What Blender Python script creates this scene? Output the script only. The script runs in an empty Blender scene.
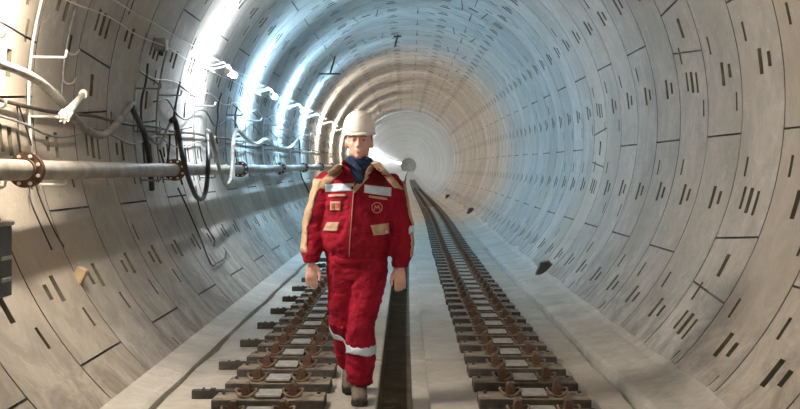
import bpy, bmesh, math, random
from mathutils import Vector, Matrix, noise
random.seed(7)
PI = math.pi
scn = bpy.context.scene
col = scn.collection
CAMZ = 1.42                      # camera height over the track slab
R, CXT, CT = 2.5, 0.02, 0.48 + CAMZ   # lining radius and axis position
F = 1200.0; VX, VY = 403.0, 171.0     # focal length in pixels and vanishing point

# ------------------------------------------------------------------ helpers
def link(o, parent=None):
    col.objects.link(o)
    if parent is not None: o.parent = parent
    return o
def mesh_obj(name, verts, faces, mat=None, parent=None, smooth=False, mats=None, fm=None):
    me = bpy.data.meshes.new(name)
    me.from_pydata([tuple(v) for v in verts], [], faces)
    for m in (mats or ([mat] if mat else [])): me.materials.append(m)
    if fm: me.polygons.foreach_set('material_index', fm)
    if smooth: me.polygons.foreach_set('use_smooth', [True]*len(me.polygons))
    me.update()
    return link(bpy.data.objects.new(name, me), parent)
def bm_obj(name, bm, mat, parent=None, smooth=False, fix=True):
    me = bpy.data.meshes.new(name)
    if fix: bmesh.ops.recalc_face_normals(bm, faces=bm.faces)
    bm.to_mesh(me); bm.free()
    me.materials.append(mat)
    if smooth: me.polygons.foreach_set('use_smooth', [True]*len(me.polygons))
    return link(bpy.data.objects.new(name, me), parent)
def empty(name, loc=(0,0,0)):
    o = bpy.data.objects.new(name, None); o.empty_display_size = .1
    o.location = loc
    return link(o)
def tag(o, label, cat, group=None, kind=None):
    if label: o['label'] = label
    if cat: o['category'] = cat
    if group: o['group'] = group
    if kind: o['kind'] = kind
    return o
def struct(o): o['kind'] = 'structure'; return o
def box(bm, c, s, rot=None, bev=0.0):
    r = bmesh.ops.create_cube(bm, size=1)
    vs = r['verts']
    bmesh.ops.scale(bm, vec=s, verts=vs)
    if bev:
        es = list({e for v in vs for e in v.link_edges})
        g = bmesh.ops.bevel(bm, geom=es, offset=bev, segments=2, affect='EDGES', profile=.5)
        vs = list({v for f in g['faces'] for v in f.verts} | {v for v in vs if v.is_valid})
    if rot: bmesh.ops.rotate(bm, cent=(0,0,0), matrix=rot, verts=vs)
    bmesh.ops.translate(bm, vec=c, verts=vs)
    return vs
def spline(pts, n=6):
    P = [Vector(p) for p in pts]
    if len(P) < 3: return P
    P = [P[0]*2-P[1]] + P + [P[-1]*2-P[-2]]
    out = []
    for i in range(1, len(P)-2):
        a, b, c, d = P[i-1:i+3]
        for k in range(n):
            t = k/n
            out.append(.5*((2*b)+(c-a)*t+(2*a-5*b+4*c-d)*t*t+(3*b-a-3*c+d)*t**3))
    out.append(P[-2]); return out
def tube(bm, pts, r, seg=8, cap=True, closed=False):
    P = [Vector(p) for p in pts]
    n = len(P)
    rr = r if isinstance(r, (list, tuple)) else [r]*n
    rings = []; up = None
    for i, p in enumerate(P):
        if closed: t = (P[(i+1) % n]-P[i-1])
        else: t = P[min(i+1, n-1)]-P[max(i-1, 0)]
        t.normalize()
        if up is None:
            up = Vector((0,0,1)) if abs(t.z) < .9 else Vector((1,0,0))
        u = up - t*up.dot(t)
        if u.length < 1e-4: u = t.orthogonal()
        u.normalize(); w = t.cross(u); up = u
        e = rr[i]
        ex, ey = e if isinstance(e, (list, tuple)) else (e, e)
        rings.append([bm.verts.new(p+u*ex*math.cos(2*PI*k/seg)+w*ey*math.sin(2*PI*k/seg)) for k in range(seg)])
    for i in range(n if closed else n-1):
        a, b = rings[i], rings[(i+1) % n]
        for k in range(seg):
            bm.faces.new((a[k], a[(k+1) % seg], b[(k+1) % seg], b[k]))
    if cap and not closed:
        bm.faces.new(rings[0][::-1]); bm.faces.new(rings[-1])
def loft(bm, secs, seg=20):
    """closed loft of horizontal ellipses (x, y, z, rx, ry)"""
    rings = []
    for (x, y, z, rx, ry) in secs:
        rings.append([bm.verts.new((x+rx*math.cos(2*PI*k/seg), y+ry*math.sin(2*PI*k/seg), z)) for k in range(seg)])
    for a, b in zip(rings, rings[1:]):
        for k in range(seg): bm.faces.new((a[k], a[(k+1) % seg], b[(k+1) % seg], b[k]))
    bm.faces.new(rings[0][::-1]); bm.faces.new(rings[-1])
def ball(bm, c, s, rot=None, u=16, v=10):
    r = bmesh.ops.create_uvsphere(bm, u_segments=u, v_segments=v, radius=1)
    bmesh.ops.scale(bm, vec=s, verts=r['verts'])
    if rot: bmesh.ops.rotate(bm, cent=(0,0,0), matrix=rot, verts=r['verts'])
    bmesh.ops.translate(bm, vec=c, verts=r['verts'])
def dup(o, parent=None):
    c = o.copy(); col.objects.link(c)
    if parent is not None: c.parent = parent
    for ch in list(o.children): dup(ch, c)
    return c

# the tunnel bends and rolls gently: sideways and vertical offsets of its axis
def interp(tab, y):
    if y <= tab[0][0]: return tab[0][1]
    for i in range(len(tab)-1):
        (a, va), (b, vb) = tab[i], tab[i+1]
        if y <= b:
            def sl(k):
                if k <= 0 or k >= len(tab)-1: return 0 if k <= 0 else (tab[-1][1]-tab[-2][1])/(tab[-1][0]-tab[-2][0])
                return (tab[k+1][1]-tab[k-1][1])/(tab[k+1][0]-tab[k-1][0])
            h = b-a; t = (y-a)/h; m0, m1 = sl(i)*h, sl(i+1)*h
            return (2*t**3-3*t*t+1)*va+(t**3-2*t*t+t)*m0+(-2*t**3+3*t*t)*vb+(t**3-t*t)*m1
    return tab[-1][1]
DX = [(0,0),(10,0),(20,.04),(33,.13),(50,.15),(70,.16),(100,.20),(154,.36),(260,.8),(420,2.0)]
DZ = [(0,0),(10,0),(20,.03),(33,.11),(50,.14),(70,.11),(100,.13),(154,.28),(260,.7),(420,1.4)]
def off(y): return interp(DX, y), interp(DZ, y)
def lining(th, y, r=R):
    """point on the lining: angle in degrees, ring coordinate along the tunnel, radius"""
    a = math.radians(th)
    X = r*math.cos(a); Z = r*math.sin(a)
    Y = y - .028*X - .037
    dx, dz = off(Y)
    return (X+CXT+dx, Y, Z+CT+dz)
def at_x(px, py, X):
    Y = F*X/(px-VX); return Vector((X, Y, CAMZ+(VY-py)*Y/F))

# ------------------------------------------------------------------ materials
def mat(name, base=(.5,.5,.5), rough=.7, metal=0.0, var=None, scale=8, bump=0.0, bscale=40, detail=6,
        spots=None, sscale=3, sth=.6, emit=None, estr=0, coord='Object', spec=.3):
    m = bpy.data.materials.new(name); m.use_nodes = True
    nt = m.node_tree; N = nt.nodes; L = nt.links
    b = N['Principled BSDF']
    b.inputs['Base Color'].default_value = (*base, 1)
    b.inputs['Roughness'].default_value = rough
    b.inputs['Metallic'].default_value = metal
    b.inputs['Specular IOR Level'].default_value = spec
    tc = N.new('ShaderNodeTexCoord')
    src = tc.outputs[coord]
    cur = None
    if var:
        n = N.new('ShaderNodeTexNoise'); n.inputs['Scale'].default_value = scale; n.inputs['Detail'].default_value = detail
        L.new(src, n.inputs['Vector'])
        cr = N.new('ShaderNodeValToRGB'); cr.color_ramp.elements[0].position = .32; cr.color_ramp.elements[1].position = .68
        cr.color_ramp.elements[0].color = (*var, 1); cr.color_ramp.elements[1].color = (*base, 1)
        L.new(n.outputs['Fac'], cr.inputs['Fac']); cur = cr.outputs['Color']
    if spots:
        n = N.new('ShaderNodeTexNoise'); n.inputs['Scale'].default_value = sscale; n.inputs['Detail'].default_value = 8
        n.inputs['Roughness'].default_value = .65
        L.new(src, n.inputs['Vector'])
        mr = N.new('ShaderNodeMapRange'); mr.inputs[1].default_value = sth; mr.inputs[2].default_value = sth+.1
        L.new(n.outputs['Fac'], mr.inputs[0])
        mx = N.new('ShaderNodeMix'); mx.data_type = 'RGBA'
        L.new(mr.outputs[0], mx.inputs[0])
        if cur: L.new(cur, mx.inputs[6])
        else: mx.inputs[6].default_value = (*base, 1)
        mx.inputs[7].default_value = (*spots, 1); cur = mx.outputs[2]
    if cur: L.new(cur, b.inputs['Base Color'])
    if bump:
        n = N.new('ShaderNodeTexNoise'); n.inputs['Scale'].default_value = bscale; n.inputs['Detail'].default_value = 5
        L.new(src, n.inputs['Vector'])
        bp = N.new('ShaderNodeBump'); bp.inputs['Strength'].default_value = bump; bp.inputs['Distance'].default_value = .02
        L.new(n.outputs['Fac'], bp.inputs['Height']); L.new(bp.outputs[0], b.inputs['Normal'])
    if emit:
        b.inputs['Emission Color'].default_value = (*emit, 1); b.inputs['Emission Strength'].default_value = estr
    return m

def concrete(name, base, dark, stain, streak=True, warm=None, rings=False):
    """cast concrete with cloudy tone, drip streaks, splashes and dirt low down"""
    m = bpy.data.materials.new(name); m.use_nodes = True
    nt = m.node_tree; N = nt.nodes; L = nt.links
    b = N['Principled BSDF']; b.inputs['Roughness'].default_value = .72; b.inputs['Specular IOR Level'].default_value = .35
    tc = N.new('ShaderNodeTexCoord'); P = tc.outputs['Object']
    def noi(scale, det=6, rough=.6, vec=None, dist=0):
        n = N.new('ShaderNodeTexNoise'); n.inputs['Scale'].default_value = scale
        n.inputs['Detail'].default_value = det; n.inputs['Roughness'].default_value = rough
        n.inputs['Distortion'].default_value = dist
        L.new(vec or P, n.inputs['Vector']); return n.outputs['Fac']
    def rng(v, a, c, lo=0., hi=1.):
        r = N.new('ShaderNodeMapRange'); r.inputs[1].default_value = a; r.inputs[2].default_value = c
        r.inputs[3].default_value = lo; r.inputs[4].default_value = hi
        L.new(v, r.inputs[0]); return r.outputs[0]
    def mix(f, a, c):
        x = N.new('ShaderNodeMix'); x.data_type = 'RGBA'; L.new(f, x.inputs[0])
        for s, v in ((6, a), (7, c)):
            if isinstance(v, tuple): x.inputs[s].default_value = (*v, 1)
            else: L.new(v, x.inputs[s])
        return x.outputs[2]
    def mul(a, c):
        x = N.new('ShaderNodeMath'); x.operation = 'MULTIPLY'
        for s, v in ((0, a), (1, c)):
            if isinstance(v, float): x.inputs[s].default_value = v
            else: L.new(v, x.inputs[s])
        return x.outputs[0]
    c = mix(rng(noi(.9, 8, .65), .40, .60), base, dark)
    c = mix(rng(noi(4, 10, .78, None, .8), .42, .70, 0, .85), c, (dark[0]*.8, dark[1]*.79, dark[2]*.77))
    if warm: c = mix(rng(noi(.35, 4, .5), .5, .68, 0, .7), c, warm)
    if streak:
        mp = N.new('ShaderNodeMapping'); mp.inputs['Scale'].default_value = (1, 7, .9); L.new(P, mp.inputs[0])
        c = mix(mul(rng(noi(1.6, 8, .7, mp.outputs[0]), .54, .74, 0, .32), rng(noi(.8, 3), .4, .6)), c, stain)
        mp2 = N.new('ShaderNodeMapping'); mp2.inputs['Scale'].default_value = (1, .05, 1); L.new(P, mp2.inputs[0])
    c = mix(rng(noi(11, 9, .75, None, .6), .60, .70, 0, .55), c, stain)
    c = mix(rng(noi(7, 10, .8, None, 1.5), .56, .66, 0, .55), c, (min(1, base[0]*1.3), min(1, base[1]*1.3), min(1, base[2]*1.3)))
    if rings:   # every ring was cast separately: own tone; the nearest rings are tan
        def mth(op, a, c2=None):
            x = N.new('ShaderNodeMath'); x.operation = op
            for s_, v in ((0, a), (1, c2)):
                if v is None: continue
                if isinstance(v, (int, float)): x.inputs[s_].default_value = v
                else: L.new(v, x.inputs[s_])
            return x.outputs[0]
        sp = N.new('ShaderNodeSeparateXYZ'); L.new(P, sp.inputs[0])
        yy = mth('ADD', mth('ADD', sp.outputs[1], mth('MULTIPLY', sp.outputs[0], .028)), .037)
        fl = mth('FLOOR', yy)
        wn = N.new('ShaderNodeTexWhiteNoise'); wn.noise_dimensions = '1D'; L.new(fl, wn.inputs['W'])
        hs = N.new('ShaderNodeHueSaturation'); L.new(c, hs.inputs['Color'])
        L.new(rng(wn.outputs['Value'], 0, 1, .86, 1.10), hs.inputs['Value'])
        c = hs.outputs['Color']
        c = mix(mul(mth('LESS_THAN', yy, 8.0), .45), c, (.40,.335,.26))
        # seepage and dirt splashed low on the walls
        c = mix(mul(rng(sp.outputs[2], .9, .1, 0, .75), rng(noi(2.2, 9, .75, None, 1.2), .42, .60)), c, (.17,.145,.115))
    L.new(c, b.inputs['Base Color'])
    bp = N.new('ShaderNodeBump'); bp.inputs['Strength'].default_value = .6; bp.inputs['Distance'].default_value = .014
    L.new(noi(30, 8, .7), bp.inputs['Height']); L.new(bp.outputs[0], b.inputs['Normal'])
    return m

M = {}
M['lining'] = concrete_lining = concrete('lining_concrete', (.53,.505,.47), (.40,.375,.34), (.19,.165,.135), True, (.46,.40,.32), True)
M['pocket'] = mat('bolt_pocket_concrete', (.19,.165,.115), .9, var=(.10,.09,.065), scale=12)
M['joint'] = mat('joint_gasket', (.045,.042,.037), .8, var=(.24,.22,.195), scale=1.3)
M['slab'] = concrete('slab_concrete', (.50,.475,.43), (.39,.365,.32), (.24,.21,.17), False, (.44,.39,.31))
M['mud'] = mat('muddy_channel', (.17,.135,.085), .9, var=(.10,.08,.05), scale=3, bump=.5, bscale=20, spots=(.26,.22,.15), sscale=4, sth=.58)
M['kerb'] = concrete('kerb_concrete', (.54,.515,.47), (.42,.395,.35), (.26,.23,.19), False)
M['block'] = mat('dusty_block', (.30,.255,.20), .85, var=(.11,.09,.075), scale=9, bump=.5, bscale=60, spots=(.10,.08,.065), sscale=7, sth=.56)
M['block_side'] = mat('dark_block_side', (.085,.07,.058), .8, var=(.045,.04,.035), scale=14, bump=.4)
M['pad'] = mat('rail_pad_rubber', (.47,.46,.43), .6, var=(.30,.29,.27), scale=20)
M['rust'] = mat('rusty_steel', (.155,.095,.065), .75, .3, var=(.10,.05,.03), scale=25, bump=.4, bscale=80)
M['rust_clip'] = mat('rusty_spring_steel', (.27,.18,.12), .6, .3, var=(.12,.075,.05), scale=30)
M['pipe'] = mat('galvanised_pipe', (.44,.41,.37), .5, .2, var=(.28,.24,.19), scale=6, spots=(.27,.16,.09), sscale=5, sth=.60, bump=.15)
M['white_steel'] = mat('white_painted_steel', (.80,.79,.76), .5, 0, var=(.62,.58,.52), scale=14)
M['grey_steel'] = mat('grey_steel', (.34,.33,.32), .5, .4, var=(.22,.20,.18), scale=14)
M['dark_steel'] = mat('dark_steel', (.05,.05,.052), .6, .2, var=(.09,.075,.06), scale=12)
M['hose'] = mat('pale_grey_hose', (.38,.365,.34), .6, var=(.20,.185,.165), scale=10, bump=.2, bscale=40)
M['white_hose'] = mat('white_hose', (.72,.72,.70), .5, var=(.55,.54,.51), scale=10)
M['black_cable'] = mat('black_cable', (.035,.034,.034), .5, var=(.07,.065,.06), scale=12)
M['brown_cable'] = mat('brown_cable', (.13,.09,.06), .6, var=(.08,.06,.045), scale=10)
M['thin_wire'] = mat('thin_grey_wire', (.78,.76,.72), .5, var=(.6,.57,.52), scale=10)
M['cone'] = mat('white_plastic', (.74,.71,.66), .45, var=(.75,.70,.62), scale=12)
M['dark_box'] = mat('dark_grey_box', (.075,.08,.08), .5, var=(.05,.05,.05), scale=8)
M['ochre'] = mat('ochre_block', (.50,.38,.22), .8, var=(.36,.27,.16), scale=14)

def lamp_mat(name, colr, s):
    return mat(name, (.9,.9,.9), .4, emit=colr, estr=s)

# ------------------------------------------------------------------ tunnel lining
T0 = 355.4
def ring_joints(n):
    """(angle, slant) of the longitudinal joints of ring n"""
    key = None
    if n == 8: key = 332.9
    elif n == 10: key = 17.6
    elif n == 15: key = 355.4
    elif n % 2: key = 175.4
    else: key = 107.9 if (n//2) % 2 else 62.9
    if n in (8, 10):
        js = [(key+45)%360, (key+112.5)%360, (key+180)%360, (key+247.5)%360, (key+315)%360] if n == 10 else [17.9, 85.4, 152.9, 197.4, 264.9]
    elif n % 2: js = [355.4, 62.9, 130.4, 220.4, 287.9]
    else: js = [17.6, 85.4, 152.9, 197.4, 332.9]
    out = [(j, 0) for j in js if abs((j-key+180)%360-180) > 12]
    out += [((key+4.9) % 360, -1.5), ((key-4.9) % 360, 1.5)]
    return out, key
FEAT = {}
def ring_features(n):
    """rectangles (theta0, theta1, y0, y1, depth) cut into ring n"""
    rnd = random.Random(n*31+5)
    fs = []
    js, key = ring_joints(n)
    for (j, s) in js: fs.append((j-.17, j+.17, .0, 1.0, .045))
    fs.append((-400, 400, .0, .020, .045))
    for k in range(16):
        th = (T0+11.25+22.5*k) % 360
        near_key = abs((th-key+180) % 360-180) < 13
        e = rnd.uniform(-.25, .25); fs.append((th-2.1+e, th+2.1+e, .455, .54, .15))
        if near_key:
            fs.append((th-2.4, th+1.6, .30, .36, .08)); fs.append((th-1.6, th+2.2, .64, .70, .08))
        else:
            fs.append((th-1.2, th+1.2, .26, .335, .06))
        if rnd.random() < .6: fs.append((th+3.9, th+7.2, .74, .79, .07))
        if rnd.random() < .35: fs.append((th-7.2, th-4.0, .14, .18, .07))
    fs.append((key-2.0, key+2.0, .45, .54, .15))
    return fs, js
def build_lining():
    sec = {'wall_right': (-52, 45), 'ceiling': (45, 135), 'wall_left': (135, 232)}
    for name, (t0, t1) in sec.items():
        V = []; Fc = []; FM = []; cache = {}
        def vert(th, y, r):
            k = (round(th, 3), round(y, 4), round(r, 4))
            i = cache.get(k)
            if i is None:
                i = len(V); cache[k] = i; V.append(lining(th, y, r))
            return i
        n = -6
        while n < 62:
            fs, js = ring_features(n)
            # only features in this sector
            def norm(t):
                mid = (t0+t1)/2
                while t < mid-180: t += 360
                while t >= mid+180: t -= 360
                return t
            loc = []
            for (a, b, y0, y1, d) in fs:
                if a < -300: loc.append((t0-1, t1+1, y0, y1, d)); continue
                c = norm((a+b)/2); h = (b-a)/2
                if c+h < t0+.2 or c-h > t1-.2: continue
                loc.append((max(c-h, t0), min(c+h, t1), y0, y1, d))
            jl = [(norm(j), s) for j, s in js if s]
            step = 3.0 if n < 40 else 4.5
            ths = set(round(t0+i*(t1-t0)/round((t1-t0)/step), 3) for i in range(round((t1-t0)/step)+1))
            ys = {0., 1.}
            for (a, b, y0, y1, d) in loc:
                ths.update((round(max(a, t0), 3), round(min(b, t1), 3))); ys.update((y0, y1))
            ths = sorted(ths); ys = sorted(ys)
            # drop slivers
            tt = [ths[0]]
            for t in ths[1:]:
                if t-tt[-1] > 1e-3: tt.append(t)
            ths = tt
            def warp(th, yf):
                w = 0
                for j, s in jl:
                    dd = abs(th-j)
                    if dd < 4.4: w += s*(yf-.5)*max(0, 1-max(0, dd-.25)/4.1)
                return th+w
            D = [[0]*(len(ths)-1) for _ in range(len(ys)-1)]
            for (a, b, y0, y1, d) in loc:
                for i in range(len(ys)-1):
                    ym = (ys[i]+ys[i+1])/2
                    if not y0 < ym < y1: continue
                    for j in range(len(ths)-1):
                        tm = (ths[j]+ths[j+1])/2
                        if a < tm < b: D[i][j] = max(D[i][j], d)
            # merge runs in y where no depth change to save faces
            for j in range(len(ths)-1):
                i = 0
                while i < len(ys)-1:
                    k = i
                    d = D[i][j]
                    if d == 0:   # keep shared vertices only where neighbours need them
                        pass
                    a, b = ths[j], ths[j+1]
                    y0, y1 = ys[i], ys[k+1]
                    q = [vert(warp(a, y0), n+y0, R+d), vert(warp(b, y0), n+y0, R+d), vert(warp(b, y1), n+y1, R+d), vert(warp(a, y1), n+y1, R+d)]
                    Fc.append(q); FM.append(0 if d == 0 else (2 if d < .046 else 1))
                    # walls to the next cell in theta and in y
                    if j+1 < len(ths)-1 and D[i][j+1] != d:
                        e = D[i][j+1]
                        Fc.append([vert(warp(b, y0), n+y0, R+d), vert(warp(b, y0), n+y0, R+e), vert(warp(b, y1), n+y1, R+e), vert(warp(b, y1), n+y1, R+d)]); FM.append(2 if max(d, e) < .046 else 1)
                    if i+1 < len(ys)-1:
                        e = D[i+1][j]
                    else: e = 0.045   # next ring's joint groove
                    if e != d:
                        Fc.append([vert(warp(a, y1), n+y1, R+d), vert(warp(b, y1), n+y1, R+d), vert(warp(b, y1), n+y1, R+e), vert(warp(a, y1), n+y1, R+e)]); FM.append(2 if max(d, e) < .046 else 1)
                    i += 1
            n += 1
        # far rings: joint grooves only
        far = []
        while n < 400:
            stp = 1 if n < 130 else 3
            na = round((t1-t0)/4.5)
            for j in range(na):
                a = t0+(t1-t0)*j/na; b = t0+(t1-t0)*(j+1)/na
                g = .03 if n < 130 else .12
                q = [(n, n, R, R+.03), (n, n+g, R+.03, R+.03), (n+g, n+g, R+.03, R), (n+g, n+stp, R, R)]
                for (y0, y1, r0, r1) in q:
                    Fc.append([vert(a, y0, r0), vert(b, y0, r0), vert(b, y1, r1), vert(a, y1, r1)]); FM.append(0)
            n += stp
        me = bpy.data.meshes.new(name); me.from_pydata(V, [], Fc)
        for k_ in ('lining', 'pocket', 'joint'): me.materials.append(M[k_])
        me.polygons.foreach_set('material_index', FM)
        me.update()
        o = bpy.data.objects.new(name, me); link(o); struct(o)
build_lining()

bm = bmesh.new()
vsb = [bm.verts.new(lining(t, 390.5, R+.05)) for t in range(0, 360, 10)]
bm.faces.new(vsb)
struct(bm_obj('wall_back', bm, M['lining'], None, False, False))
# ------------------------------------------------------------------ floor: slab with drain channel, side kerbs
def strip(name, prof, ys, m, wav=0, grooves=()):
    V = []; Fc = []
    np_ = len(prof)
    rows = []
    for y in ys: rows.append((y, 0))
    for g in grooves: rows += [(g, 0), (g+.004, -.03), (g+.045, -.03), (g+.049, 0)]
    rows.sort()
    for (y, dzg) in rows:
        dx, dz = off(y)
        for i, (x, z, w) in enumerate(prof):
            xx = x
            if wav and w: xx += (noise.noise(Vector((y*.9, w*7.3, 0)))*.03+noise.noise(Vector((y*4, w*3.3, 5)))*.012)*wav
            V.append((xx+dx, y, z+dz+(dzg if z > -.2 else 0)))
    for r in range(len(rows)-1):
        for i in range(np_-1):
            a = r*np_+i
            Fc.append((a, a+np_, a+np_+1, a+1))
    o = mesh_obj(name, V, Fc, m)
    if name == 'floor':
        o.data.materials.append(M['mud'])
        for p in o.data.polygons:
            if p.center.z < -.06+off(p.center.y)[1]: p.material_index = 1
    return o
ys = [-6+i*.25 for i in range(int(56/.25))]+[50+i for i in range(0, 346)]
slab = [(-1.50,-.04,0),(-1.480,-.04,0),(-1.476,0,1),(-.80,.0,0),(-.165,0,0),(-.155,-.012,0),(-.155,-.27,0),(.062,-.27,0),(.062,-.045,0),(.07,-.04,0),(.165,-.04,0),
        (.172,0,0),(.80,0,0),(1.390,0,2),(1.392,-.05,0),(1.43,-.05,0)]
struct(strip('floor', slab, ys, M['slab'], 1, [3.1, 9.0, 15.2, 21.2, 27.3, 33.4]))
kl = [(-1.485,-.04,0),(-1.487,.035,3),(-1.52,.05,3),(-1.64,.07,0),(-1.74,.098,0),(-1.80,.135,5),(-1.88,.22,0)]
kr = [(1.425,-.05,0),(1.428,.035,4),(1.47,.05,4),(1.62,.07,0),(1.74,.105,0),(1.82,.155,6),(1.90,.235,0)]
struct(strip('trim_1', kl, ys, M['kerb'], 1)); struct(strip('trim_2', kr[::-1], ys, M['kerb'], 1))

# ------------------------------------------------------------------ sleeper blocks with fastenings
def block_mesh(rag):
    bm = bmesh.new()
    box(bm, (0,0,.03), (.67,.27,.064), bev=.008)
    bmesh.ops.subdivide_edges(bm, edges=[e for e in bm.edges if e.calc_length() > .2], cuts=4)
    for v in bm.verts:
        nv = noise.noise_vector(v.co*9+Vector((rag*3.1, 0, 0)))
        v.co += nv*.004
        if v.co.z < .02 and v.co.z > 0: v.co.z = 0.002
    return bm
def proto_sleeper():
    t = empty('sleeper_block')
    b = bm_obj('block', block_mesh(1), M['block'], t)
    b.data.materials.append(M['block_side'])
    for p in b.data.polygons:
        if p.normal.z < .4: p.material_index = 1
    bm = bmesh.new()
    box(bm, (0,0,.070), (.155,.22,.012), bev=.003)
    for i in range(6): box(bm, (0, -.090+i*.036, .081), (.148,.020,.012))
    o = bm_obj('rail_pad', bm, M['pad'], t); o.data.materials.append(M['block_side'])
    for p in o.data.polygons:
        if p.center.z < .078: p.material_index = 1  # gap shade painted in: dark base makes the rib gaps look deeper
    for s in (-1, 1):
        bm = bmesh.new()
        # cast shoulder: upright with a sloping nose
        pr = [(-.038,.062),(.038,.062),(.036,.074),(.026,.084),(.022,.128),(.008,.142),(-.018,.140),(-.026,.090),(-.045,.080)]
        v0 = [bm.verts.new((x*s, -.038, z)) for x, z in pr]; v1 = [bm.verts.new((x*s, .038, z)) for x, z in pr]
        bm.faces.new(v0); bm.faces.new(v1[::-1])
        for k in range(len(pr)): bm.faces.new((v0[k], v1[k], v1[(k+1) % len(pr)], v0[(k+1) % len(pr)]))
        o = bm_obj('clip_shoulder', bm, M['rust'], t); o.location = (s*.142, 0, 0)
        bm = bmesh.new()
        pts = []
        for k in range(20):
            a = 2*PI*k/20
            pts.append((.062*math.cos(a), .066*math.sin(a)-.012, .090+.014*math.cos(2*a)+.008*math.sin(a)))
        tube(bm, pts, .0075, 8, closed=True)
        o2 = bm_obj('spring_clip', bm, M['rust_clip'], t, True); o2.location = (s*.142, 0, 0)
    for s in (-1, 1):
        bm = bmesh.new()
        tube(bm, [(s*.29, .07, .055), (s*.29, .07, .075)], .011, 8)
        bm_obj('anchor_bolt', bm, M['dark_steel'], t)
    return t
def proto_far():
    bm = bmesh.new()
    box(bm, (0,0,.03), (.67,.30,.064)); box(bm, (0,0,.072), (.155,.22,.014))
    for s in (-1, 1): box(bm, (s*.142, 0, .095), (.09,.10,.07))
    o = bm_obj('sleeper_block', bm, M['block'])
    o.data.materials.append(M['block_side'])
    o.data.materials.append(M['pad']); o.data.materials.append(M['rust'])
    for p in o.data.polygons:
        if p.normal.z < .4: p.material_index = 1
        elif p.center.z > .09: p.material_index = 3
        elif p.center.z > .07: p.material_index = 2
    return o
ORD = ['nearest','second nearest','third nearest','fourth nearest','fifth nearest','sixth nearest','seventh nearest','eighth nearest','ninth nearest','tenth nearest',
 'eleventh nearest','twelfth nearest','thirteenth nearest','fourteenth nearest','fifteenth nearest','sixteenth nearest','seventeenth nearest','eighteenth nearest','nineteenth nearest','twentieth nearest']
near, far = proto_sleeper(), proto_far()
SP = .55
Y0 = F*(CAMZ-.078)/(393-VY)           # depth of one measured pad
fu = [True, True]
for side, xs, nm in ((-1, -.80, 'left'), (1, .79, 'right')):
    i = -2 if side < 0 else -1
    c = 0
    y = Y0 + (0.0 if side < 0 else .03) + i*SP
    while c < 142:
        dx, dz = off(y)
        isfar = y > 40
        if isfar:
            o = far if fu[1] else dup(far); fu[1] = False
        else:
            o = near if fu[0] else dup(near); fu[0] = False
        o.location = (xs+dx, y, dz)
        if not isfar: o.rotation_euler.z = random.uniform(-.012, .012)
        o.location.x += random.uniform(-.006, .006)
        if c < 20: lab = '%s sleeper block of the %s row, rusty clips either side of its grey pad' % (ORD[c], nm)
        elif y < 25: lab = 'small dusty sleeper block in the middle stretch of the %s row' % nm
        elif y < 40: lab = 'tiny sleeper block in the bluish lit stretch of the %s row' % nm
        else: lab = 'faint distant sleeper block far down the %s row' % nm
        tag(o, lab, 'sleeper', 'sleeper blocks of the %s row' % nm)
        y += SP; c += 1
    # the rest of this row, too far off to count
    bm = bmesh.new()
    while y < 150:
        dx, dz = off(y); box(bm, (xs+dx, y, dz+.035), (.67,.30,.07)); y += SP
    tag(bm_obj('distant_sleepers', bm, M['block']), 'uncountable last sleeper blocks of the %s row at the vanishing end of the tunnel' % nm, 'sleepers', None, 'stuff')

# steel bars that stick out beyond every second block of the left row
bar = None
for k in range(24):
    y = 7.50+k*1.10-1.10
    if bar is None:
        bm = bmesh.new()
        box(bm, (0,0,.0275), (.36,.055,.055), bev=.004); box(bm, (-.11,0,.058), (.012,.055,.012)); box(bm, (-.05,.0,.058), (.03,.05,.01))
        bar = bm_obj('steel_bar', bm, M['block_side']); o = bar
    else: o = dup(bar)
    dx, dz = off(y)
    o.location = (-1.13+dx+random.uniform(-.01, .01), y, dz+.001)
    lab = ('%s dark steel bar sticking out beyond the left sleeper row' % ORD[k]) if k < 12 else 'small distant steel bar sticking out beyond the left sleeper row'
    tag(o, lab, 'steel bar', 'steel bars beside the left sleeper row')

# ------------------------------------------------------------------ pipe with flanges on the left wall
PX, PZ, PR = -2.20, CAMZ+.008, .060
def tube_y(name, x, z, r, y0, y1, m, parent=None, step=1.0, seg=20):
    pts = []; y = y0
    while y < y1:
        dx, dz = off(y); pts.append((x+dx, y, z+dz)); y += step
    dx, dz = off(y1); pts.append((x+dx, y1, z+dz))
    bm = bmesh.new(); tube(bm, pts, r, seg)
    return bm_obj(name, bm, m, parent, True)
pipe = empty('water_pipe', (0,0,0))
tag(pipe, 'long pale steel pipe with rusty bolted flanges carried along the left wall', 'pipe')
tube_y('pipe_run', PX, PZ, PR, 3.0, 60, M['pipe'], pipe)
def flange_bm():
    bm = bmesh.new()
    for s in (-1, 1):
        tube(bm, [(0, s*.004, 0), (0, s*.026, 0)], .105, 28)
    tube(bm, [(0,-.06,0), (0,.06,0)], .068, 20)
    return bm
fl0 = None
for y in (7.02, 11.55, 16.1, 21.0, 25.6, 30.2, 34.8):
    dx, dz = off(y)
    if fl0 is None:
        fl0 = bm_obj('flange', flange_bm(), M['rust'], pipe)
        for k in range(8):
            a = 2*PI*(k+.5)/8; bm = bmesh.new()
            tube(bm, [(.085*math.cos(a), -.045, .085*math.sin(a)), (.085*math.cos(a), .045, .085*math.sin(a))], .011, 6)
            bm_obj('flange_bolt', bm, M['white_steel'], fl0)
        f = fl0
    else: f = dup(fl0, pipe)
    f.location = (PX+dx, y, PZ+dz)

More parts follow.
